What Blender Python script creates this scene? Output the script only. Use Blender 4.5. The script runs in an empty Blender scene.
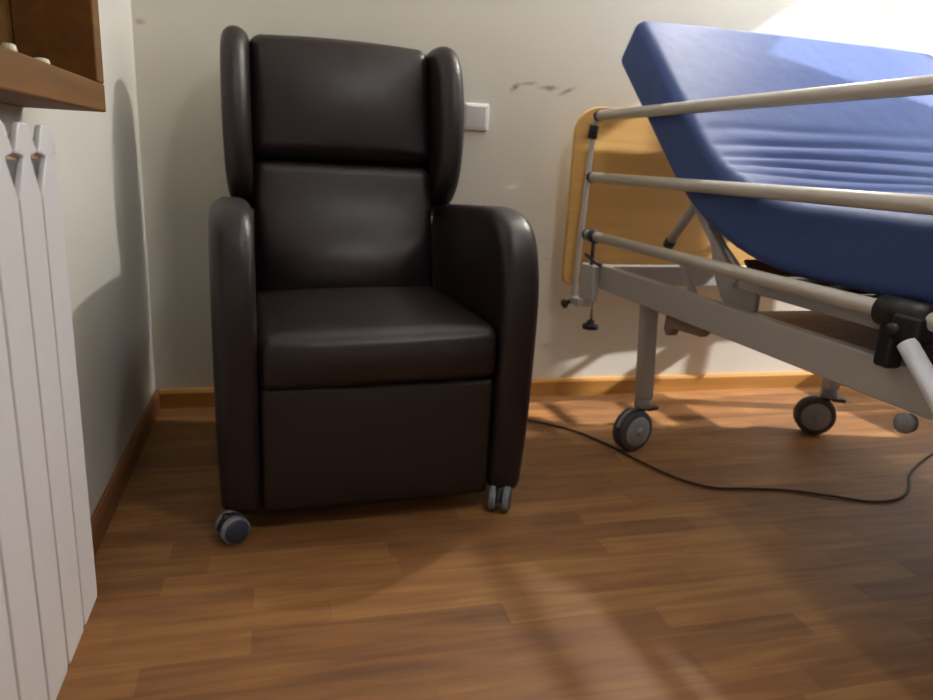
import bpy, bmesh, math, random
from mathutils import Vector, Matrix
random.seed(4)
S = bpy.context.scene
COL = S.collection
R = math.radians

# ------------------------------------------------------------------ materials
def srgb(r, g, b):
    f = lambda c: (c/12.92 if c <= .04045 else ((c+.055)/1.055)**2.4)
    return (f(r/255), f(g/255), f(b/255), 1)

def mat(name, col, rough=.5, metal=0, bump=0, bscale=200, var=0, vscale=6, spec=.5, sheen=0):
    m = bpy.data.materials.new(name); m.use_nodes = True
    nt = m.node_tree; N = nt.nodes; L = nt.links
    b = N['Principled BSDF']
    b.inputs['Base Color'].default_value = col
    b.inputs['Roughness'].default_value = rough
    b.inputs['Metallic'].default_value = metal
    b.inputs['Specular IOR Level'].default_value = spec
    if sheen: b.inputs['Sheen Weight'].default_value = sheen
    tc = N.new('ShaderNodeTexCoord')
    if bump:
        n = N.new('ShaderNodeTexNoise'); n.inputs['Scale'].default_value = bscale
        n.inputs['Detail'].default_value = 3
        L.new(tc.outputs['Object'], n.inputs['Vector'])
        bp = N.new('ShaderNodeBump'); bp.inputs['Strength'].default_value = bump
        bp.inputs['Distance'].default_value = .002
        L.new(n.outputs['Fac'], bp.inputs['Height']); L.new(bp.outputs['Normal'], b.inputs['Normal'])
    n2 = N.new('ShaderNodeTexNoise'); n2.inputs['Scale'].default_value = vscale
    n2.inputs['Detail'].default_value = 4
    L.new(tc.outputs['Object'], n2.inputs['Vector'])
    mx = N.new('ShaderNodeMix'); mx.data_type = 'RGBA'
    v = var or .04
    mx.inputs['A'].default_value = tuple(c*(1-v) for c in col[:3])+(1,)
    mx.inputs['B'].default_value = tuple(min(1, c*(1+v)) for c in col[:3])+(1,)
    L.new(n2.outputs['Fac'], mx.inputs['Factor']); L.new(mx.outputs['Result'], b.inputs['Base Color'])
    return m

def wood(name, c1, c2, rough=.45, axis='X', scale=1.0):
    m = bpy.data.materials.new(name); m.use_nodes = True
    nt = m.node_tree; N = nt.nodes; L = nt.links; b = N['Principled BSDF']
    b.inputs['Roughness'].default_value = rough
    tc = N.new('ShaderNodeTexCoord'); mp = N.new('ShaderNodeMapping')
    s = {'X': (1.5, 22, 22), 'Y': (22, 1.5, 22), 'Z': (22, 22, 1.5)}[axis]
    mp.inputs['Scale'].default_value = tuple(k*scale for k in s)
    L.new(tc.outputs['Object'], mp.inputs['Vector'])
    n = N.new('ShaderNodeTexNoise'); n.inputs['Scale'].default_value = 2.2
    n.inputs['Detail'].default_value = 6; n.inputs['Distortion'].default_value = .4
    L.new(mp.outputs['Vector'], n.inputs['Vector'])
    cr = N.new('ShaderNodeValToRGB')
    cr.color_ramp.elements[0].position = .3; cr.color_ramp.elements[0].color = c1
    cr.color_ramp.elements[1].position = .7; cr.color_ramp.elements[1].color = c2
    L.new(n.outputs['Fac'], cr.inputs['Fac']); L.new(cr.outputs['Color'], b.inputs['Base Color'])
    return m

def floor_mat():
    m = bpy.data.materials.new('laminate_floor'); m.use_nodes = True
    nt = m.node_tree; N = nt.nodes; L = nt.links; b = N['Principled BSDF']
    tc = N.new('ShaderNodeTexCoord'); mp = N.new('ShaderNodeMapping')
    mp.inputs['Location'].default_value = (.13, .02, 0)
    L.new(tc.outputs['Object'], mp.inputs['Vector'])
    # strips: row height .068, each with own tone
    br = N.new('ShaderNodeTexBrick')
    br.inputs['Scale'].default_value = 1; br.inputs['Brick Width'].default_value = .46
    br.inputs['Row Height'].default_value = .066; br.inputs['Mortar Size'].default_value = .0007
    br.inputs['Mortar Smooth'].default_value = .5
    br.inputs['Bias'].default_value = 0
    br.offset = .37; br.offset_frequency = 2; br.squash = .8; br.squash_frequency = 3
    br.inputs['Color1'].default_value = (0, 0, 0, 1); br.inputs['Color2'].default_value = (1, 1, 1, 1)
    br.inputs['Mortar'].default_value = (.1, .1, .1, 1)
    L.new(mp.outputs['Vector'], br.inputs['Vector'])
    m2 = N.new('ShaderNodeMapping'); m2.inputs['Scale'].default_value = (1.6, 20, 1)
    L.new(tc.outputs['Object'], m2.inputs['Vector'])
    n = N.new('ShaderNodeTexNoise'); n.inputs['Scale'].default_value = 2.0; n.inputs['Detail'].default_value = 7
    n.inputs['Distortion'].default_value = .8
    L.new(m2.outputs['Vector'], n.inputs['Vector'])
    m3 = N.new('ShaderNodeMapping'); m3.inputs['Scale'].default_value = (3, 12, 1)
    L.new(tc.outputs['Object'], m3.inputs['Vector'])
    n3 = N.new('ShaderNodeTexNoise'); n3.inputs['Scale'].default_value = 1.6; n3.inputs['Detail'].default_value = 3
    L.new(m3.outputs['Vector'], n3.inputs['Vector'])
    a = N.new('ShaderNodeMath'); a.operation = 'MULTIPLY_ADD'; a.inputs[1].default_value = .30
    L.new(br.outputs['Color'], a.inputs[0]); 
    s = N.new('ShaderNodeMath'); s.operation = 'MULTIPLY_ADD'; s.inputs[1].default_value = .75
    L.new(n.outputs['Fac'], s.inputs[0])
    s3 = N.new('ShaderNodeMath'); s3.operation = 'MULTIPLY_ADD'; s3.inputs[1].default_value = .5; s3.inputs[2].default_value = -.30
    L.new(n3.outputs['Fac'], s3.inputs[0]); L.new(s3.outputs[0], s.inputs[2])
    L.new(s.outputs[0], a.inputs[2])
    cr = N.new('ShaderNodeValToRGB'); e = cr.color_ramp.elements
    e[0].position = .12; e[0].color = srgb(104, 70, 46)
    e[1].position = .9; e[1].color = srgb(176, 132, 78)
    k = e.new(.5); k.color = srgb(142, 98, 58)
    L.new(a.outputs[0], cr.inputs['Fac']); L.new(cr.outputs['Color'], b.inputs['Base Color'])
    b.inputs['Roughness'].default_value = .5; b.inputs['Specular IOR Level'].default_value = .35
    bp = N.new('ShaderNodeBump'); bp.inputs['Strength'].default_value = .15; bp.inputs['Distance'].default_value = .001
    L.new(n.outputs['Fac'], bp.inputs['Height']); L.new(bp.outputs['Normal'], b.inputs['Normal'])
    return m

def wall_mat(name, col, marks=()):
    """painted plaster; marks = (x, z, half width, half height, tilt) brown scuffs"""
    m = mat(name, col, .75, bump=.1, bscale=90, var=.025, vscale=2.5, spec=.3)
    nt = m.node_tree; N = nt.nodes; L = nt.links; b = N['Principled BSDF']
    if marks:
        src = b.inputs['Base Color'].links[0].from_socket
        tc = N.new('ShaderNodeTexCoord'); cur = src
        for (x, z, w, h, t, dens) in marks:
            mp = N.new('ShaderNodeMapping'); mp.vector_type = 'TEXTURE'
            mp.inputs['Location'].default_value = (x, 0, z)
            mp.inputs['Rotation'].default_value = (0, t, 0)
            mp.inputs['Scale'].default_value = (w, 10, h)
            L.new(tc.outputs['Object'], mp.inputs['Vector'])
            g = N.new('ShaderNodeTexGradient'); g.gradient_type = 'SPHERICAL'
            L.new(mp.outputs['Vector'], g.inputs['Vector'])
            n = N.new('ShaderNodeTexNoise'); n.inputs['Scale'].default_value = 75; n.inputs['Detail'].default_value = 4
            L.new(tc.outputs['Object'], n.inputs['Vector'])
            p = N.new('ShaderNodeMath'); p.operation = 'MULTIPLY'
            L.new(g.outputs['Fac'], p.inputs[0]); L.new(n.outputs['Fac'], p.inputs[1])
            q = N.new('ShaderNodeMath'); q.operation = 'MULTIPLY'; q.use_clamp = True; q.inputs[1].default_value = dens
            L.new(p.outputs[0], q.inputs[0])
            mx = N.new('ShaderNodeMix'); mx.data_type = 'RGBA'
            mx.inputs['B'].default_value = srgb(140, 112, 80)
            L.new(cur, mx.inputs['A']); L.new(q.outputs[0], mx.inputs['Factor']); cur = mx.outputs['Result']
        L.new(cur, b.inputs['Base Color'])
    return m

def leather_mat():
    m = mat('brown_leatherette', srgb(31, 20, 23), .41, var=.06, vscale=9, spec=.5)
    nt = m.node_tree; N = nt.nodes; L = nt.links; b = N['Principled BSDF']
    tc = N.new('ShaderNodeTexCoord')
    v = N.new('ShaderNodeTexVoronoi'); v.inputs['Scale'].default_value = 320
    L.new(tc.outputs['Object'], v.inputs['Vector'])
    n = N.new('ShaderNodeTexNoise'); n.inputs['Scale'].default_value = 9; n.inputs['Detail'].default_value = 3
    L.new(tc.outputs['Object'], n.inputs['Vector'])
    b1 = N.new('ShaderNodeBump'); b1.inputs['Strength'].default_value = .25; b1.inputs['Distance'].default_value = .0008
    b2 = N.new('ShaderNodeBump'); b2.inputs['Strength'].default_value = .2; b2.inputs['Distance'].default_value = .012
    L.new(v.outputs['Distance'], b1.inputs['Height']); L.new(n.outputs['Fac'], b2.inputs['Height'])
    L.new(b2.outputs['Normal'], b1.inputs['Normal']); L.new(b1.outputs['Normal'], b.inputs['Normal'])
    return m

def mattress_mat():
    m = mat('blue_mattress_cover', srgb(60, 82, 138), .6, var=.05, vscale=5, spec=.35)
    nt = m.node_tree; N = nt.nodes; L = nt.links; b = N['Principled BSDF']
    tc = N.new('ShaderNodeTexCoord')
    w = N.new('ShaderNodeTexWave'); w.inputs['Scale'].default_value = 70; w.inputs['Distortion'].default_value = 1.2
    w.wave_type = 'BANDS'; w.bands_direction = 'DIAGONAL'
    L.new(tc.outputs['Object'], w.inputs['Vector'])
    n = N.new('ShaderNodeTexNoise'); n.inputs['Scale'].default_value = 14
    L.new(tc.outputs['Object'], n.inputs['Vector'])
    b1 = N.new('ShaderNodeBump'); b1.inputs['Strength'].default_value = .25; b1.inputs['Distance'].default_value = .0015
    b2 = N.new('ShaderNodeBump'); b2.inputs['Strength'].default_value = .35; b2.inputs['Distance'].default_value = .008
    L.new(w.outputs['Fac'], b1.inputs['Height']); L.new(n.outputs['Fac'], b2.inputs['Height'])
    L.new(b2.outputs['Normal'], b1.inputs['Normal']); L.new(b1.outputs['Normal'], b.inputs['Normal'])
    return m

M = {}
M['floor'] = floor_mat()
M['wall_back'] = wall_mat('wall_paint_back', srgb(224, 221, 209), marks=[
    (1.138, 1.055, .026, .012, -.75, 1.7), (1.185, 1.070, .04, .008, -.15, 1.2),
    (1.252, 1.062, .05, .010, -.05, 1.2), (1.262, 1.060, .02, .012, -.4, 1.2), (1.318, 1.055, .042, .009, -.45, 1.5),
    (1.30, .50, .03, .0025, 0, .9), (1.27, .56, .02, .0025, 0, .9), (.02, 1.15, .02, .012, 0, 1)])
M['wall'] = wall_mat('wall_paint', srgb(222, 220, 213))
M['ceiling'] = wall_mat('ceiling_paint', srgb(235, 232, 225))
M['leather'] = leather_mat()
M['mattress'] = mattress_mat()
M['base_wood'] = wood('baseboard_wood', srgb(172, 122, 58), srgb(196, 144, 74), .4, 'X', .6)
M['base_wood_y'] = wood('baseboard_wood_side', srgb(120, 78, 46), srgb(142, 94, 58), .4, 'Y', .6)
M['headboard'] = wood('headboard_beech', srgb(212, 164, 92), srgb(224, 180, 108), .5, 'X', .7)
M['shelf'] = wood('varnished_orange_wood', srgb(96, 62, 12), srgb(120, 78, 20), .7, 'Y', .7)
M['slat'] = wood('slat_wood', srgb(120, 74, 56), srgb(150, 98, 74), .5, 'X', 1)
M['bed_metal'] = mat('bed_grey_enamel', srgb(186, 182, 178), .38, spec=.5)
M['rail_metal'] = mat('rail_pale_enamel', srgb(200, 194, 184), .32, spec=.5)
M['white_tube'] = mat('white_enamel_tube', srgb(222, 224, 230), .3)
M['black_plastic'] = mat('black_plastic', srgb(24, 22, 26), .45)
M['dark_metal'] = mat('dark_metal', srgb(70, 66, 70), .4, metal=.6)
M['chrome'] = mat('zinc_steel', srgb(190, 190, 188), .25, metal=.9)
M['tyre'] = mat('caster_tyre', srgb(72, 70, 74), .6)
M['hub_grey'] = mat('caster_hub_grey', srgb(150, 148, 150), .5)
M['hub_tan'] = mat('bracket_tan', srgb(150, 122, 108), .5)
M['hub_blue'] = mat('caster_hub_blue_grey', srgb(50, 58, 80), .5)
M['light_tyre'] = mat('caster_light_grey', srgb(128, 130, 136), .5)
M['radiator'] = mat('radiator_enamel', srgb(226, 224, 226), .35)
M['radiator_seam'] = mat('radiator_joint_tan', srgb(190, 160, 130), .6)
M['white_plastic'] = mat('white_plastic', srgb(232, 230, 230), .35)
M['cream'] = mat('cream_ceramic', srgb(225, 215, 190), .4)
M['cable'] = mat('black_cable', srgb(44, 30, 26), .5)
M['window_paint'] = mat('window_white_paint', srgb(230, 230, 228), .4)

# ------------------------------------------------------------------ mesh helpers
def obj(name, bm, m, parent=None, smooth=True, bevel=0, seg=3, sub=0, auto=None):
    me = bpy.data.meshes.new(name)
    bmesh.ops.recalc_face_normals(bm, faces=bm.faces)
    bm.to_mesh(me); bm.free()
    me.materials.append(M[m] if isinstance(m, str) else m)
    o = bpy.data.objects.new(name, me); COL.objects.link(o)
    if smooth:
        for p in me.polygons: p.use_smooth = True
    if bevel:
        b = o.modifiers.new('Bevel', 'BEVEL'); b.width = bevel; b.segments = seg
        b.limit_method = 'ANGLE'; b.angle_limit = R(40); b.harden_normals = False
        if smooth:
            w = o.modifiers.new('WN', 'WEIGHTED_NORMAL'); w.keep_sharp = False
    if sub:
        s = o.modifiers.new('Sub', 'SUBSURF'); s.levels = sub; s.render_levels = sub
    if parent: o.parent = parent
    return o

def box(bm, x0, x1, y0, y1, z0, z1, mtx=None):
    vs = [bm.verts.new((x, y, z)) for x in (x0, x1) for y in (y0, y1) for z in (z0, z1)]
    for f in ((0,1,3,2), (4,6,7,5), (0,4,5,1), (2,3,7,6), (0,2,6,4), (1,5,7,3)):
        bm.faces.new([vs[i] for i in f])
    if mtx: 
        for v in vs: v.co = mtx @ v.co
    return bm

def smooth_path(pts, n=8):
    P = [Vector(p) for p in pts]
    if len(P) < 3: return P
    out = []
    for i in range(len(P)-1):
        p0 = P[max(i-1, 0)]; p1 = P[i]; p2 = P[i+1]; p3 = P[min(i+2, len(P)-1)]
        for k in range(n):
            t = k/n
            out.append(.5*((2*p1)+(p2-p0)*t+(2*p0-5*p1+4*p2-p3)*t*t+(3*p1-p0-3*p2+p3)*t**3))
    out.append(P[-1]); return out

def tube(bm, pts, r, seg=16, r2=None, up=None):
    """round (or elliptic r x r2) tube along pts, capped"""
    P = [Vector(p) for p in pts]; rings = []
    prev = None
    for i, p in enumerate(P):
        t = (P[min(i+1, len(P)-1)]-P[max(i-1, 0)]).normalized()
        if prev is None:
            a = Vector(up) if up else (Vector((0, 0, 1)) if abs(t.z) < .9 else Vector((1, 0, 0)))
        else: a = prev
        n = (a-t*a.dot(t)).normalized(); prev = n
        b = t.cross(n)
        rr = r[i] if isinstance(r, (list, tuple)) else r
        q = r2 if r2 else rr
        rings.append([bm.verts.new(p+n*math.cos(2*math.pi*k/seg)*rr+b*math.sin(2*math.pi*k/seg)*q) for k in range(seg)])
    for a, b in zip(rings, rings[1:]):
        for k in range(seg): bm.faces.new((a[k], a[(k+1) % seg], b[(k+1) % seg], b[k]))
    bm.faces.new(rings[0][::-1]); bm.faces.new(rings[-1])
    return bm

def lathe(bm, prof, mtx=None, seg=28):
    """profile of (radius, height) turned about local z"""
    mtx = mtx or Matrix()
    rings = []
    for r, h in prof:
        if r < 1e-5: rings.append([bm.verts.new(mtx @ Vector((0, 0, h)))])
        else: rings.append([bm.verts.new(mtx @ Vector((r*math.cos(2*math.pi*k/seg), r*math.sin(2*math.pi*k/seg), h))) for k in range(seg)])
    for a, b in zip(rings, rings[1:]):
        for k in range(seg):
            k2 = (k+1) % seg
            if len(a) == 1 and len(b) > 1: bm.faces.new((a[0], b[k], b[k2]))
            elif len(b) == 1 and len(a) > 1: bm.faces.new((a[k], a[k2], b[0]))
            elif len(a) > 1: bm.faces.new((a[k], a[k2], b[k2], b[k]))
    return bm

def prism(bm, prof, x0, x1, axis='X'):
    """outline of (a, b) pairs extruded; axis X: (x, a, b)"""
    f = {'X': lambda x, a, b: (x, a, b), 'Y': lambda x, a, b: (a, x, b), 'Z': lambda x, a, b: (a, b, x)}[axis]
    A = [bm.verts.new(f(x0, a, b)) for a, b in prof]; B = [bm.verts.new(f(x1, a, b)) for a, b in prof]
    n = len(prof)
    bm.faces.new(A[::-1]); bm.faces.new(B)
    for i in range(n): bm.faces.new((A[i], A[(i+1) % n], B[(i+1) % n], B[i]))
    return bm

def soft_prism(prof, x0, x1, r, k=7):
    """outline (a, b) swept along x with fully rounded rims of radius r"""
    if sum(p[0]*q[1]-q[0]*p[1] for p, q in zip(prof, prof[1:]+prof[:1])) < 0: prof = prof[::-1]
    n = len(prof); nor = []
    for i in range(n):
        a, b, c = Vector(prof[i-1]), Vector(prof[i]), Vector(prof[(i+1) % n])
        e1 = (b-a).normalized(); e2 = (c-b).normalized()
        n1 = Vector((-e1.y, e1.x)); n2 = Vector((-e2.y, e2.x))
        m = (n1+n2).normalized(); nor.append(m/max(.5, m.dot(n1)))
    bm = bmesh.new(); rings = []
    st = [(x0+r-r*math.cos(math.pi/2*i/k), r-r*math.sin(math.pi/2*i/k)) for i in range(k+1)]
    st += [(x1-r+r*math.sin(math.pi/2*i/k), r-r*math.cos(math.pi/2*i/k)) for i in range(k+1)]
    for x, ins in st:
        rings.append([bm.verts.new((x, prof[i][0]+nor[i].x*ins, prof[i][1]+nor[i].y*ins)) for i in range(n)])
    for a, b in zip(rings, rings[1:]):
        for i in range(n): bm.faces.new((a[i], a[(i+1) % n], b[(i+1) % n], b[i]))
    bm.faces.new(rings[0]); bm.faces.new(rings[-1][::-1])
    return bm

def rbox(hx, hy, hz, r, n=(10, 10, 10), k=5, fn=None):
    """rounded box on a grid; fn(p, unit) moves each vertex"""
    def arr(h, n):
        a = [-(h)+r*(1-math.tan(math.pi/4*(1-i/k))) for i in range(k)]
        c = [-(h-r)+2*(h-r)*i/n for i in range(n+1)]
        return a+c+[-v for v in reversed(a)]
    X, Y, Z = arr(hx, n[0]), arr(hy, n[1]), arr(hz, n[2])
    bm = bmesh.new(); D = {}
    def V(x, y, z):
        key = (round(x, 6), round(y, 6), round(z, 6))
        if key in D: return D[key]
        c = Vector((max(-(hx-r), min(hx-r, x)), max(-(hy-r), min(hy-r, y)), max(-(hz-r), min(hz-r, z))))
        d = Vector((x, y, z))-c
        p = c+(d.normalized()*r if d.length > 1e-7 else d)
        if fn: p = Vector(fn(p, Vector((x/hx, y/hy, z/hz))))
        D[key] = bm.verts.new(p); return D[key]
    for s in (-hz, hz):
        for i in range(len(X)-1):
            for j in range(len(Y)-1): bm.faces.new((V(X[i], Y[j], s), V(X[i+1], Y[j], s), V(X[i+1], Y[j+1], s), V(X[i], Y[j+1], s)))
    for s in (-hy, hy):
        for i in range(len(X)-1):
            for j in range(len(Z)-1): bm.faces.new((V(X[i], s, Z[j]), V(X[i+1], s, Z[j]), V(X[i+1], s, Z[j+1]), V(X[i], s, Z[j+1])))
    for s in (-hx, hx):
        for i in range(len(Y)-1):
            for j in range(len(Z)-1): bm.faces.new((V(s, Y[i], Z[j]), V(s, Y[i+1], Z[j]), V(s, Y[i+1], Z[j+1]), V(s, Y[i], Z[j+1])))
    return bm

def tag(o, label=None, cat=None, group=None, kind=None):
    if label: o['label'] = label
    if cat: o['category'] = cat
    if group: o['group'] = group
    if kind: o['kind'] = kind
    return o

def thing(name, loc, rz, label, cat, group=None):
    o = bpy.data.objects.new(name, None); COL.objects.link(o)
    o.location = loc; o.rotation_euler = (0, 0, rz); o.empty_display_size = .1
    return tag(o, label, cat, group)

def struct(name, bm, m, **k):
    return tag(obj(name, bm, m, smooth=False, **k), kind='structure')

def cyl(bm, p0, p1, r, seg=20):
    return tube(bm, [p0, p1], r, seg)

def copy_tree(o, parent):
    c = o.copy(); COL.objects.link(c); c.parent = parent
    for ch in list(o.children): copy_tree(ch, c)
    return c

# ------------------------------------------------------------------ camera
cam = bpy.data.cameras.new('camera'); co = bpy.data.objects.new('camera', cam); COL.objects.link(co)
Yv = Vector((-191, -200, 720)).normalized(); Dv = Vector((-141, 2750, 720)).normalized()
Dv = (Dv-Yv*Dv.dot(Yv)).normalized(); Zv = -Dv
Xv = Yv.cross(Zv)
if Xv.x < 0: Xv = -Xv
right = Vector((Xv.x, Yv.x, Zv.x)); down = Vector((Xv.y, Yv.y, Zv.y)); fwd = Vector((Xv.z, Yv.z, Zv.z))
m3 = Matrix((right, -down, -fwd)).transposed()
CAM = Vector((.384, -2.359, .82))
co.matrix_world = Matrix.Translation(CAM) @ m3.to_4x4()
cam.sensor_width = 36; cam.lens = 720/933*36; cam.clip_start = .02
S.camera = co
cam.dof.use_dof = True; cam.dof.focus_distance = 1.15; cam.dof.aperture_fstop = 4.5

# ------------------------------------------------------------------ room
RX, RY, RZ = 3.05, -3.9, 2.5
struct('floor', box(bmesh.new(), -.1, RX+.1, RY-.1, .1, -.1, 0), 'floor')
struct('ceiling', box(bmesh.new(), -.1, RX+.1, RY-.1, .1, RZ, RZ+.1), 'ceiling')
struct('wall_back', box(bmesh.new(), -.1, RX+.1, 0, .1, 0, RZ), 'wall_back')
struct('wall_front', box(bmesh.new(), -.1, RX+.1, RY-.1, RY, 0, RZ), 'wall')
struct('wall_left', box(bmesh.new(), -.1, 0, RY, 0, 0, RZ), 'wall')
WY0, WY1, WZ0, WZ1 = -.78, -.10, .40, 2.1           # balcony window in the right wall
b = bmesh.new()
box(b, RX, RX+.1, RY, WY0, 0, RZ); box(b, RX, RX+.1, WY1, 0, 0, RZ)
box(b, RX, RX+.1, WY0, WY1, 0, WZ0); box(b, RX, RX+.1, WY0, WY1, WZ1, RZ)
struct('wall_right', b, 'wall')
b = bmesh.new()
for (y0, y1) in ((WY0, WY0+.05), (WY1-.05, WY1), ((WY0+WY1)/2-.03, (WY0+WY1)/2+.03)):
    box(b, RX+.02, RX+.07, y0, y1, WZ0, WZ1)
box(b, RX+.02, RX+.07, WY0, WY1, WZ0, WZ0+.05); box(b, RX+.02, RX+.07, WY0, WY1, WZ1-.05, WZ1)
w1 = struct('window_1', b, 'window_paint')
gm = bpy.data.materials.new('window_glass'); gm.use_nodes = True
N = gm.node_tree.nodes; N.remove(N['Principled BSDF'])
a1 = N.new('ShaderNodeBsdfTransparent'); a2 = N.new('ShaderNodeBsdfGlossy'); a2.inputs['Roughness'].default_value = .02
a3 = N.new('ShaderNodeMixShader'); a3.inputs[0].default_value = .06
gm.node_tree.links.new(a1.outputs[0], a3.inputs[1]); gm.node_tree.links.new(a2.outputs[0], a3.inputs[2])
gm.node_tree.links.new(a3.outputs[0], N['Material Output'].inputs['Surface'])
M['glass'] = gm
obj('pane', box(bmesh.new(), RX+.04, RX+.046, WY0+.05, WY1-.05, WZ0+.05, WZ1-.05), 'glass', w1, smooth=False)

def baseboard(name, a, b_, z, m, axis):
    prof = [(0, 0), (-.014, 0), (-.014, z-.012), (-.009, z-.002), (0, z)]
    bm = bmesh.new()
    if axis == 'back': prism(bm, prof, a, b_, 'X')
    elif axis == 'left': prism(bm, [(-p, q) for p, q in prof], a, b_, 'Y')
    elif axis == 'right': prism(bm, [(RX+p, q) for p, q in prof], a, b_, 'Y')
    elif axis == 'front': prism(bm, [(RY-p, q) for p, q in prof], a, b_, 'X')
    return struct(name, bm, m)
baseboard('baseboard_back', .014, RX-.014, .064, 'base_wood', 'back')
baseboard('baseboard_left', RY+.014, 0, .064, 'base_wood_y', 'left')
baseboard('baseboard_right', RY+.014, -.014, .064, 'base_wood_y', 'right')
baseboard('baseboard_front', .014, RX-.014, .064, 'base_wood', 'front')

# ------------------------------------------------------------------ recliner armchair
def build_recliner():
    t = thing('recliner_armchair', (.605, -.855, 0), R(3),
              'dark brown leatherette wing-back recliner armchair on casters against the cream wall', 'armchair')
    # local: x across, y to the back, z up.  front face at y=0
    # arms: curved front outline
    def arm(s):
        pts = [(.004, .050), (-.006, .15), (-.016, .30), (-.022, .45), (-.018, .55), (.004, .628), (.042, .68),
               (.10, .706), (.18, .714), (.30, .708), (.45, .70), (.60, .69), (.65, .67), (.68, .60), (.69, .45), (.69, .050)]
        pr = [(p.x, p.y) for p in smooth_path([(a, b, 0) for a, b in pts[:14]], 5)]+pts[14:]
        x0, x1 = (.266, .356) if s > 0 else (-.352, -.264)
        bm = soft_prism(pr, x0, x1, .030)
        # bow the outer side a little
        for v in bm.verts:
            v.co.x -= s*.006*max(0, 1-v.co.z/.25)
        return obj('armrest', bm, 'leather', t)
    arm(-1); arm(1)
    # seat cushion with soft crown
    def seat(p, u):
        x, y, z = p
        if u.z > .5:
            k = (1-abs(u.x)**3)*(1-abs(u.y)**4)
            z += .018*k
        if u.y < -.5: y -= .016*(1-abs(u.x)**4)*(1-u.z*u.z)
        return (x, y+.262, z+.392+.006*u.x)
    obj('seat', rbox(.265, .27, .062, .028, (22, 14, 4), 5, seat), 'leather', t)
    # front panel (folded footrest)
    def panel(p, u):
        x, y, z = p
        if u.y < -.5: y -= .006*(1-u.x**4)*(1-u.z**4)
        return (x, y+.035, z+.19)
    obj('footrest_panel', rbox(.262, .03, .145, .014, (16, 2, 10), 4, panel), 'leather', t)
    # inner body under the seat
    obj('base_body', box(bmesh.new(), -.262, .262, .05, .62, .085, .34), 'leather', t, bevel=.01)
    # backrest: tilted frame
    A = R(14)
    piv = Vector((0, .50, .40))
    mt = Matrix.Translation(piv) @ Matrix.Rotation(-A, 4, 'X')
    # in the tilted frame: y = 0 is the front of the padding, z runs up the back
    def head(p, u):
        x, y, z = p
        if u.y < -.3:
            y -= .030*(1-abs(u.x)**2.6)*(1-u.z**2)
        z += .010*(1-u.x**2)*max(0, u.z)
        return mt @ Vector((x, y+.050, z+.585))
    obj('headrest_cushion', rbox(.252, .055, .163, .034, (18, 3, 12), 5, head), 'leather', t)
    def lum(p, u):
        x, y, z = p
        if u.y < -.3:
            g = math.exp(-((u.z+.35)/.55)**2)
            y -= .058*(1-abs(u.x)**2.6)*g
        return mt @ Vector((x, y+.050, z+.19))
    obj('lumbar_cushion', rbox(.250, .055, .218, .034, (18, 3, 18), 5, lum), 'leather', t)
    obj('back_shell', box(bmesh.new(), -.25, .25, .09, .145, -.28, .72, mt), 'leather', t, bevel=.02)
    # wings
    def wing(s):
        pts = [(.13, .285), (.03, .295), (-.035, .33), (-.078, .40), (-.104, .50), (-.106, .60), (-.092, .68), (-.05, .736), (.02, .757), (.09, .752), (.13, .72)]
        pr = [(p.x, p.y) for p in smooth_path([(a, b, 0) for a, b in pts], 4)]
        bm = soft_prism(pr, -.034, .034, .0335)
        for v in bm.verts:
            v.co.x += 0
            q = Vector((s*(.284)+v.co.x+s*(-v.co.y)*.10, v.co.y, v.co.z))
            v.co = mt @ q
        return obj('headrest_wing', bm, 'leather', t)
    wing(-1); wing(1)
    # twin-wheel casters
    def caster(x, y, ang, hub):
        g = obj('caster', tube(bmesh.new(), [(0, 0, .028), (0, 0, .064)], .009, 12), 'black_plastic', t)
        g.location = (x, y, 0); g.rotation_euler = (0, 0, ang)
        for s in (-1, 1):
            mw = Matrix.Translation((s*.0155, .012, .031)) @ Matrix.Rotation(R(90)*s, 4, 'Y')
            w = obj('wheel', lathe(bmesh.new(), [(0, -.009), (.024, -.009), (.031, -.006), (.031, .006), (.028, .009), (.022, .0095)], mw), 'light_tyre', g)
            obj('hub_cap', lathe(bmesh.new(), [(.0275, .007), (.026, .0108), (.013, .0125), (0, .0127)], mw), hub, w)
        hood = prism(bmesh.new(), [(.012+.033*math.cos(R(a)), .031+.033*math.sin(R(a))) for a in range(20, 200, 20)]+[(-.006, .03), (.02, .03)], -.0058, .0058)
        obj('fork', hood, 'black_plastic', g, smooth=False, bevel=.001)
        return g
    caster(-.336, -.018, R(-68), 'hub_blue'); caster(.287, -.010, R(-28), 'hub_blue')
    caster(-.30, .60, R(20), 'tyre'); caster(.30, .60, R(-10), 'tyre')
    return t
build_recliner()

# ------------------------------------------------------------------ bed
BED = thing('hospital_bed', (1.38, -.8, 0), R(2.0),
            'adjustable care bed with pale metal frame, side rails and a plain wooden headboard', 'bed')
W = 1.13
def bpart(name, bm, m, parent=None, **k): return obj(name, bm, m, parent or BED, **k)

# headboard
def rrect(x0, x1, z0, z1, rt, rb, n=10):
    out = []
    for cx, cz, a0, r in ((x1-rt, z1-rt, 0, rt), (x0+rt, z1-rt, 90, rt), (x0+rb, z0+rb, 180, rb), (x1-rb, z0+rb, 270, rb)):
        for i in range(n+1):
            a = R(a0+90*i/n); out.append((cx+r*math.cos(a), cz+r*math.sin(a)))
    return out
bpart('headboard', prism(bmesh.new(), rrect(-.048, W+.048, .43, 1.005, .085, .03), .675, .693, 'Y'), 'headboard', bevel=.004, seg=3)

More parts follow.
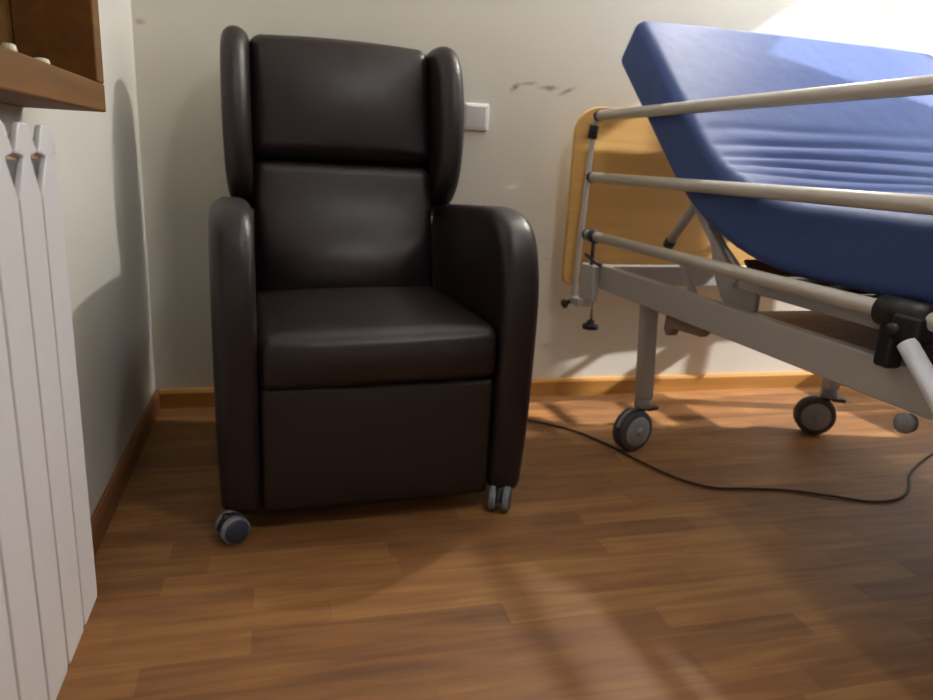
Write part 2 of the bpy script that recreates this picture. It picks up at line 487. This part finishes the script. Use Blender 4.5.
# frame beams
for x0 in (.012, W-.042):
    bpart('side_beam', box(bmesh.new(), x0, x0+.03, -1.32, .53, .445, .52), 'bed_metal', bevel=.004)
bpart('head_crossbar', box(bmesh.new(), .012, W-.012, .53, .565, .452, .518), 'bed_metal', bevel=.004)
bpart('foot_crossbar', box(bmesh.new(), .012, W-.012, -1.355, -1.32, .452, .514), 'bed_metal', bevel=.004)
for x0 in (.10, W-.14):
    bpart('headboard_bracket', box(bmesh.new(), x0, x0+.04, .565, .675, .462, .50), 'bed_metal', bevel=.003)
# corner bracket carrying the rail
cb = bpart('corner_bracket', box(bmesh.new(), -.012, .012, .53, .62, .40, .515), 'bed_metal', bevel=.004)
bb = bmesh.new(); box(bb, -.034, .014, .58, .645, .375, .40); obj('bracket_foot', bb, 'bed_metal', BED, bevel=.003)
# clamping knobs
def knob(p, d, r=.018, l=.05, name='clamp_knob'):
    d = Vector(d).normalized(); q = d.to_track_quat('Z', 'Y').to_matrix().to_4x4()
    mw = Matrix.Translation(Vector(p)) @ q
    s = obj(name, lathe(bmesh.new(), [(0, l-.022), (r*.45, l-.022), (r*.5, l-.012), (r*.95, l-.008), (r, l-.002), (r*.95, l+.006), (r*.5, l+.009), (0, l+.009)], mw, 20), 'black_plastic', BED)
    obj('screw', lathe(bmesh.new(), [(0, -.01), (.0045, -.01), (.0045, l-.02), (0, l-.02)], mw, 12), 'chrome', s)
knob((.006, .550, .40), (0, 0, -1), .027, .085)
knob((-.030, .635, .385), (-.5, .1, -.25), .015, .026)

# undercarriage legs with casters
def bed_caster(x, y, ang):
    g = bpart('caster', tube(bmesh.new(), [(0, 0, .12), (0, 0, .17)], .014, 14), 'chrome')
    g.location = (x, y, 0); g.rotation_euler = (0, 0, ang)
    for s in (-1, 1):
        mw = Matrix.Translation((s*.013, .032, .0625)) @ Matrix.Rotation(R(90)*s, 4, 'Y')
        w = obj('wheel', lathe(bmesh.new(), [(0, -.009), (.056, -.009), (.0625, -.006), (.0625, .006), (.058, .010), (.046, .011)], mw, 36), 'tyre', g)
        obj('hub_cap', lathe(bmesh.new(), [(.047, .009), (.045, .0135), (.020, .016), (.008, .0165), (.008, .02), (0, .02)], mw), 'hub_grey', w)
    pr = [(.032+.067*math.cos(R(a)), .0625+.067*math.sin(R(a))) for a in range(15, 175, 16)]+[(-.024, .07), (.0, .055), (.045, .06)]
    obj('fork', prism(bmesh.new(), [(a, min(b_, .128)) for a, b_ in pr], -.004, .004), 'hub_grey', g, smooth=False, bevel=.001)
    obj('swivel_housing', lathe(bmesh.new(), [(0, .128), (.024, .128), (.027, .134), (.025, .158), (0, .158)], seg=20), 'hub_grey', g)
    obj('brake_pedal', box(bmesh.new(), -.018, .018, -.05, -.008, .118, .13), 'dark_metal', g, bevel=.003)
    return g
for x, y, a in ((.070, .285, R(105)), (.755, .285, R(60)), (.070, -1.05, R(20)), (.755, -1.05, R(-30))):
    bm = box(bmesh.new(), x-.021, x+.021, y-.021, y+.021, .158, .45)
    for v in bm.verts:
        if v.co.z > .4 and x < .1: v.co.x -= .018
    bpart('leg', bm, 'bed_metal', bevel=.005)
    bed_caster(x, y, a)
for y in (-1.05,):
    bpart('leg_crossbar', box(bmesh.new(), .084, .733, y-.015, y+.015, .405, .438), 'bed_metal', bevel=.003)
bpart('lift_beam', box(bmesh.new(), .16, .20, -1.03, .265, .395, .435), 'dark_metal', bevel=.003)
# actuator motor under the platform
bpart('motor', rbox(.05, .13, .04, .012, (2, 4, 2), 3, lambda p, u: (p.x+.47, p.y-.35, p.z+.40)), 'hub_grey')

# platform: flat section with slats, raised back section
SL = R(41); HY, HZ = -.068, .578
for x0 in (.07, W-.10):
    bpart('platform_tube', box(bmesh.new(), x0, x0+.03, -1.30, HY, .552, .577), 'bed_metal', bevel=.004)
sp = None
for i in range(12):
    y = -1.25+i*.098
    bm = rbox((W-.10)/2, .026, .005, .004, (8, 2, 1), 2, lambda p, u, y=y: (p.x+W/2, p.y+y, p.z+.584+.005*(1-u.x*u.x)))
    bpart('slat', bm, 'slat')
mb = Matrix.Translation((0, HY, HZ)) @ Matrix.Rotation(SL, 4, 'X')
for x0 in (.07, W-.10):
    bpart('back_platform_tube', box(bmesh.new(), x0, x0+.03, 0, .82, -.036, -.013, mb), 'bed_metal', bevel=.004)
bpart('back_platform_crossbar', box(bmesh.new(), .07, W-.07, .795, .82, -.035, -.014, mb), 'bed_metal', bevel=.003)
for i in range(9):
    y = .04+i*.094
    bm = rbox((W-.24)/2, .026, .005, .004, (8, 2, 1), 2, lambda p, u, y=y: mb @ Vector((p.x+W/2, p.y+y, p.z-.008)))
    bpart('back_slat', bm, 'slat')
def rod(name, a, b_, r, m='bed_metal', **k):
    return bpart(name, cyl(bmesh.new(), a, b_, r, **k), m)
rod('support_arm', (.085, .17, .735), (.085, .262, .632), .013)
rod('arm_foot', (.085, .262, .632), (.085, .277, .615), .016, 'dark_metal')
bpart('support_strut', prism(bmesh.new(), [(.205, .605), (.230, .600), (.105, .465), (.078, .465)], .078, .094), 'bed_metal', bevel=.003)
rod('support_strut', (.80, .17, .735), (.80, .262, .632), .013)
bpart('hinge_plate', prism(bmesh.new(), [(.09, .66), (.066, .60), (.040, .55), (.012, .515), (-.03, .49), (-.03, .455), (-.12, .455), (-.12, .55), (.02, .64)], .085, .10), 'bed_metal', bevel=.004)
bpart('under_tray', box(bmesh.new(), .046, W-.05, -1.2, -.13, .500, .512), 'slat', bevel=.003)

# side rails (near side and far side)
def side_rail(px, vis):
    zs = [.973, .787, .606]
    ys = [.628, .632, .622]
    yfoot = -1.28
    for z, y0 in zip(zs, ys):
        bpart('rail_bar', tube(bmesh.new(), [(px, y0, z), (px, yfoot, z)], .0155, 20), 'rail_metal')
    # end upright, gently curved and leaning towards the head
    path = smooth_path([(px, .628, .975), (px-.004, .637, .93), (px-.008, .640, .80), (px-.014, .638, .65), (px-.020, .636, .50), (px-.022, .634, .385)], 6)
    bpart('rail_upright', tube(bmesh.new(), path, .0125, 16, r2=.008, up=(0, 1, 0)), 'rail_metal')
    path = [(px, -1.28, .975), (px, -1.28, .5)]
    bpart('rail_upright', tube(bmesh.new(), path, .0125, 16), 'rail_metal')
    # dark sleeves at the joints
    bpart('joint_sleeve', tube(bmesh.new(), [(px-.003, .634, .945), (px-.006, .640, .905)], .0155, 16), 'black_plastic')
    for y0, z in ((.616, .973), (.628, .787), (.628, .606)):
        bpart('joint_ring', tube(bmesh.new(), [(px, y0+.006, z), (px, y0-.010, z)], .0175, 16), 'dark_metal')
    # lower pivot clamp and thumb screw
    bpart('pivot_clamp', tube(bmesh.new(), [(px, .588, .606), (px, .555, .606)], .0215, 18), 'dark_metal')
    bpart('pivot_stem', tube(bmesh.new(), [(px, .572, .590), (px, .572, .512)], .0065, 12), 'dark_metal')
    bpart('thumb_screw', tube(bmesh.new(), [(px-.01, .600, .545), (px+.0, .560, .528), (px+.01, .525, .520)], .006, 12), 'dark_metal')
    # black latch holding the bottom bar
    b = bmesh.new()
    tube(b, [(px, -.555, .606), (px, -.650, .606)], .027, 20)
    g = bpart('rail_latch', b, 'black_plastic')
    b = bmesh.new()
    box(b, px-.022, px+.012, -.605, -.570, .512, .60); obj('latch_leg', b, 'black_plastic', g, bevel=.008)
    b = bmesh.new()
    box(b, px-.030, px+.016, -.655, -.60, .565, .612); obj('latch_body', b, 'black_plastic', g, bevel=.008)
    obj('latch_button', tube(bmesh.new(), [(px-.04, -.612, .585), (px-.02, -.612, .585)], .010, 16), 'dark_metal', g)
    # folding link below the latch
    bpart('rail_link', tube(bmesh.new(), [(px-.03, -.640, .568), (px-.03, -.86, .36)], .016, 18), 'white_tube')
    # brackets under the beam
    bpart('beam_hook', prism(bmesh.new(), [(.16, .45), (.165, .40), (.15, .385), (.13, .39), (.12, .41), (.0, .418), (-.04, .45)], px+.03, px+.055), 'hub_tan', bevel=.004)
    mw = Matrix.Translation((px+.002, -.64, .428)) @ Matrix.Rotation(R(-90), 4, 'Y')
    bpart('beam_roller', lathe(bmesh.new(), [(0, -.012), (.016, -.012), (.018, 0), (.016, .008), (.010, .010), (.008, .014), (0, .014)], mw), 'hub_grey')
side_rail(0, True)
side_rail(W, False)

# ------------------------------------------------------------------ mattress (lies on the bed)
def mattress():
    t = thing('mattress', (1.38, -.8, 0), R(2.0),
              'blue wipe-clean mattress with its head half raised on the care bed', 'mattress')
    T, L_, Wm = .148, 1.93, 1.09
    # centre line from the head (s=0) downwards to the bend, then flat
    ang = R(41); rad = .77
    s1 = .46                                            # straight back part
    p0 = Vector((.577, 1.128)) + Vector((-math.sin(ang), math.cos(ang)))*T/2
    d0 = Vector((-math.cos(ang), -math.sin(ang)))
    p1 = p0 + d0*s1
    cen = p1 + Vector((-math.sin(ang), math.cos(ang)))*rad
    arc = rad*ang
    def curve(s):
        if s < s1: return p0+d0*s, Vector((-math.sin(ang), math.cos(ang)))
        if s < s1+arc:
            a = ang-(s-s1)/rad
            n = Vector((-math.sin(a), math.cos(a))); return cen-n*rad, n
        q = cen-Vector((0, rad)); return q+Vector((-(s-s1-arc), 0)), Vector((0, 1))
    def fn(p, u):
        x, y, z = p                                       # y along the length, z thickness
        s = L_/2+y; h = z; xx = x+Wm/2
        if z > 0:
            top = max(0, min(1, (z/(T/2)-.35)/.5))
            edge = max(0, min(1, xx/.18))
            f = 0
            for k, (sc, w, a) in enumerate(((.46, .016, .35), (.53, .014, .8), (.60, .012, 1.), (.66, .012, 1.), (.715, .011, .9), (.775, .012, .8), (.85, .014, .5))):
                c = sc+.010*math.sin(5*xx+k*1.3)+.035*(1-edge)*(sc-.66)*-4
                f += a*math.exp(-((s-c)/w)**2)
            h -= .013*f*top*edge**.8*(.8+.2*math.sin(5*xx))
            h += top*.006*(1-u.x**4)
            h += top*.0015*math.sin(14*xx+9*s)*math.sin(11*s)
        c, n = curve(max(0, s)) if s >= 0 else curve(0)
        q = c+n*h
        return (xx+.020, q.x, q.y)
    bm = rbox(Wm/2, L_/2, T/2, .030, (30, 240, 6), 5, fn)
    obj('cover', bm, 'mattress', t)
    return t
mt_ = mattress()

# ------------------------------------------------------------------ radiator
def radiator():
    t = thing('radiator', (0, -1.325, 0), 0, 'white sectional wall radiator beneath the orange wooden shelf', 'radiator')
    n = 9; pit = .08
    zb, zt = .172, .835
    def wsec(z):
        # half width of the front fin at height z
        if z < .755: return .037
        if z < .80: return .037-.025*min(1, (z-.757)/.04)
        return .037-.025*min(1, max(0, (z-.803))/.04)
    first = None
    for i in range(n):
        bm = bmesh.new()
        zs = [zb, zb+.01, .3, .5, .70, .7549, .757, .775, .797, .7995, .803, .82, .832, zt]
        L1, R1 = [], []
        for z in zs:
            w = wsec(z)-(.004 if z in (zb, zt) else 0)
            L1.append((-w, z)); R1.append((w, z))
        prism(bm, L1+R1[::-1], .112, .120, 'X')
        box(bm, .035, .112, -.012, .012, zb+.02, .82)      # web
        box(bm, .035, .043, -.036, .036, zb+.01, .825)     # rear fin
        box(bm, .06, .075, -.034, .034, zb+.02, .80)       # inner fin
        for v in bm.verts: v.co.y -= .04
        if first is None:
            first = obj('section', bm, 'radiator', t, bevel=.0025, seg=2); o = first
        else:
            o = first.copy(); COL.objects.link(o); o.parent = t
        o.location = (0, -i*pit, 0)
    for z in (.20, .775):
        obj('header_tube', tube(bmesh.new(), [(.085, .004, z), (.085, -n*pit-.004, z)], .018, 18), 'radiator', t)
        obj('end_plug', tube(bmesh.new(), [(.085, .004, z), (.085, .016, z)], .014, 12), 'white_plastic', t)
    for y in (-.10, -.6):
        obj('wall_bracket', box(bmesh.new(), .001, .04, y-.01, y+.01, .72, .76), 'radiator', t, bevel=.002)
    obj('top_joint', box(bmesh.new(), .1125, .1135, -n*pit+.004, -.004, .7965, .8035), 'radiator_seam', t, smooth=False)
    return t
radiator()

# ------------------------------------------------------------------ wooden box shelf above the radiator
def shelf():
    y1 = -1.025; y0 = -2.0; d = .12
    t = thing('wall_shelf', (0, 0, 0), 0, 'open orange varnished wooden box shelf on the left wall above the radiator', 'shelf')
    z0, z1 = .865, 1.62
    obj('back_panel', box(bmesh.new(), .001, .008, y0, y1, z0, z1), 'shelf', t, smooth=False)
    obj('bottom_board', box(bmesh.new(), .008, d, y0, y1, z0, z0+.043), 'shelf', t, smooth=False, bevel=.003)
    obj('top_board', box(bmesh.new(), .008, d, y0, y1, z1-.04, z1), 'shelf', t, smooth=False, bevel=.003)
    for ya in (y0, y1-.045):
        obj('side_panel', box(bmesh.new(), .008, d, ya, ya+.045, z0+.043, z1-.04), 'shelf', t, smooth=False, bevel=.003)
    return z0+.043
zs = shelf()
def cap(y, lab, r, h):
    m = Matrix.Translation((.095, y, zs))
    o = obj('bottle_cap', lathe(bmesh.new(), [(0, 0), (r, 0), (r*1.02, h*.5), (r*.85, h*.9), (r*.5, h), (0, h)], m, 20), 'cream')
    tag(o, lab, 'bottle cap', 'small caps on the wall shelf')
cap(-1.265, 'small whitish cap on the shelf ledge, the one nearer the shelf\'s right end', .010, .011)
cap(-1.385, 'small whitish cap on the shelf ledge, the one nearer the picture\'s left edge', .008, .013)

# ------------------------------------------------------------------ switch plate
t = thing('light_switch', (1.012, 0, .955), 0, 'white plastic light switch on the back wall, half hidden by the armchair wing', 'light switch')
obj('plate', rbox(.041, .005, .041, .004, (2, 1, 2), 3, lambda p, u: (p.x, p.y-.0052, p.z)), 'white_plastic', t)
obj('rocker', rbox(.034, .004, .034, .003, (2, 1, 2), 3, lambda p, u: (p.x-.003, p.y-.0115-.003*u.z, p.z)), 'white_plastic', t)

# ------------------------------------------------------------------ power cable on the floor
pts = [(1.02, -.20, .006), (1.12, -.235, .005), (1.20, -.285, .005), (1.29, -.375, .005), (1.345, -.49, .005), (1.385, -.62, .005), (1.435, -.745, .005),
       (1.50, -.815, .005), (1.60, -.838, .005), (1.70, -.862, .005), (1.80, -.912, .005), (1.88, -.955, .005),
       (1.97, -.955, .005), (2.06, -.905, .005), (2.15, -.82, .005), (2.28, -.74, .005), (2.45, -.66, .005), (2.72, -.55, .005), (3.02, -.52, .005)]
tag(obj('power_cable', tube(bmesh.new(), smooth_path(pts, 8), .0036, 10), 'cable'), 'thin black power cable curling over the floor from the armchair to under the bed', 'cable')

# ------------------------------------------------------------------ wall lamp over the bed head
LAMP_W, LAMP_C = 9, (.97, .97, 1)
SKY_W, SKY_C = 52, (.88, .94, 1)
WALL_W, WALL_C = 100, (1, .95, .88)
WX, WY, WZ = 2.02, -.055, 2.12
t = thing('wall_lamp', (WX, 0, WZ), 0, 'small white wall lamp on the back wall over the bed head', 'wall lamp')
obj('wall_plate', rbox(.05, .008, .05, .006, (2, 1, 2), 3, lambda p, u: (p.x, p.y-.0085, p.z)), 'white_plastic', t)
obj('arm', cyl(bmesh.new(), (0, -.016, 0), (0, -.06, 0), .008), 'white_plastic', t)
obj('socket', lathe(bmesh.new(), [(0, .038), (.018, .038), (.020, .058), (.016, .075), (0, .075)], Matrix.Translation((0, -.10, 0))), 'white_plastic', t)
obj('socket_arm', cyl(bmesh.new(), (0, -.06, 0), (0, -.095, .06), .007), 'white_plastic', t)

# ------------------------------------------------------------------ ceiling lamp
LX, LY = 1.22, -1.9
t = thing('ceiling_lamp', (LX, LY, RZ), 0, 'round white ceiling lamp over the middle of the room', 'ceiling lamp')
obj('base', lathe(bmesh.new(), [(0, 0), (.15, 0), (.15, -.03), (.12, -.035), (0, -.035)], seg=40), 'white_plastic', t)
gm = bpy.data.materials.new('lamp_glass'); gm.use_nodes = True
e = gm.node_tree.nodes['Principled BSDF']; e.inputs['Emission Color'].default_value = (1, .86, .66, 1); e.inputs['Emission Strength'].default_value = 4
M['lamp'] = gm
obj('glass_dome', lathe(bmesh.new(), [(.13, -.036), (.125, -.06), (.09, -.085), (.05, -.095), (0, -.098)], seg=40), 'lamp', t)

# ------------------------------------------------------------------ light
def area(name, loc, to, sx, sy, power, col, shape='RECTANGLE'):
    l = bpy.data.lights.new(name, 'AREA'); l.shape = shape; l.size = sx; l.size_y = sy; l.energy = power; l.color = col
    o = bpy.data.objects.new(name, l); COL.objects.link(o); o.location = loc
    o.rotation_euler = (Vector(to)-Vector(loc)).to_track_quat('-Z', 'Y').to_euler(); return o
area('lamp_light', (LX, LY, RZ-.11), (LX, LY, 0), .22, .22, LAMP_W, LAMP_C, 'DISK')
area('window_daylight', (RX+.2, (WY0+WY1)/2, (WZ0+WZ1)/2), (0, (WY0+WY1)/2, (WZ0+WZ1)/2), WZ1-WZ0, WY1-WY0, SKY_W, SKY_C)
pl = bpy.data.lights.new('wall_lamp_light', 'POINT'); pl.energy = WALL_W; pl.shadow_soft_size = .028; pl.color = WALL_C
po = bpy.data.objects.new('wall_lamp_light', pl); COL.objects.link(po); po.location = (WX, WY, WZ)
sl = bpy.data.lights.new('sun', 'SUN'); sl.energy = 9; sl.angle = R(1.0); sl.color = (1, .96, .92)
so = bpy.data.objects.new('sun', sl); COL.objects.link(so); so.location = (5, -.5, 3)
so.rotation_euler = Vector((-1, .24, -.66)).to_track_quat('-Z', 'Y').to_euler()
w = bpy.data.worlds.new('sky'); S.world = w; w.use_nodes = True
w.node_tree.nodes['Background'].inputs[0].default_value = (.55, .68, .9, 1)
w.node_tree.nodes['Background'].inputs[1].default_value = .3

vs = S.view_settings
S.display_settings.display_device = 'sRGB'
vs.view_transform = 'Standard'; vs.look = 'None'; vs.gamma = 1; vs.use_curve_mapping = False
vs.exposure = .03
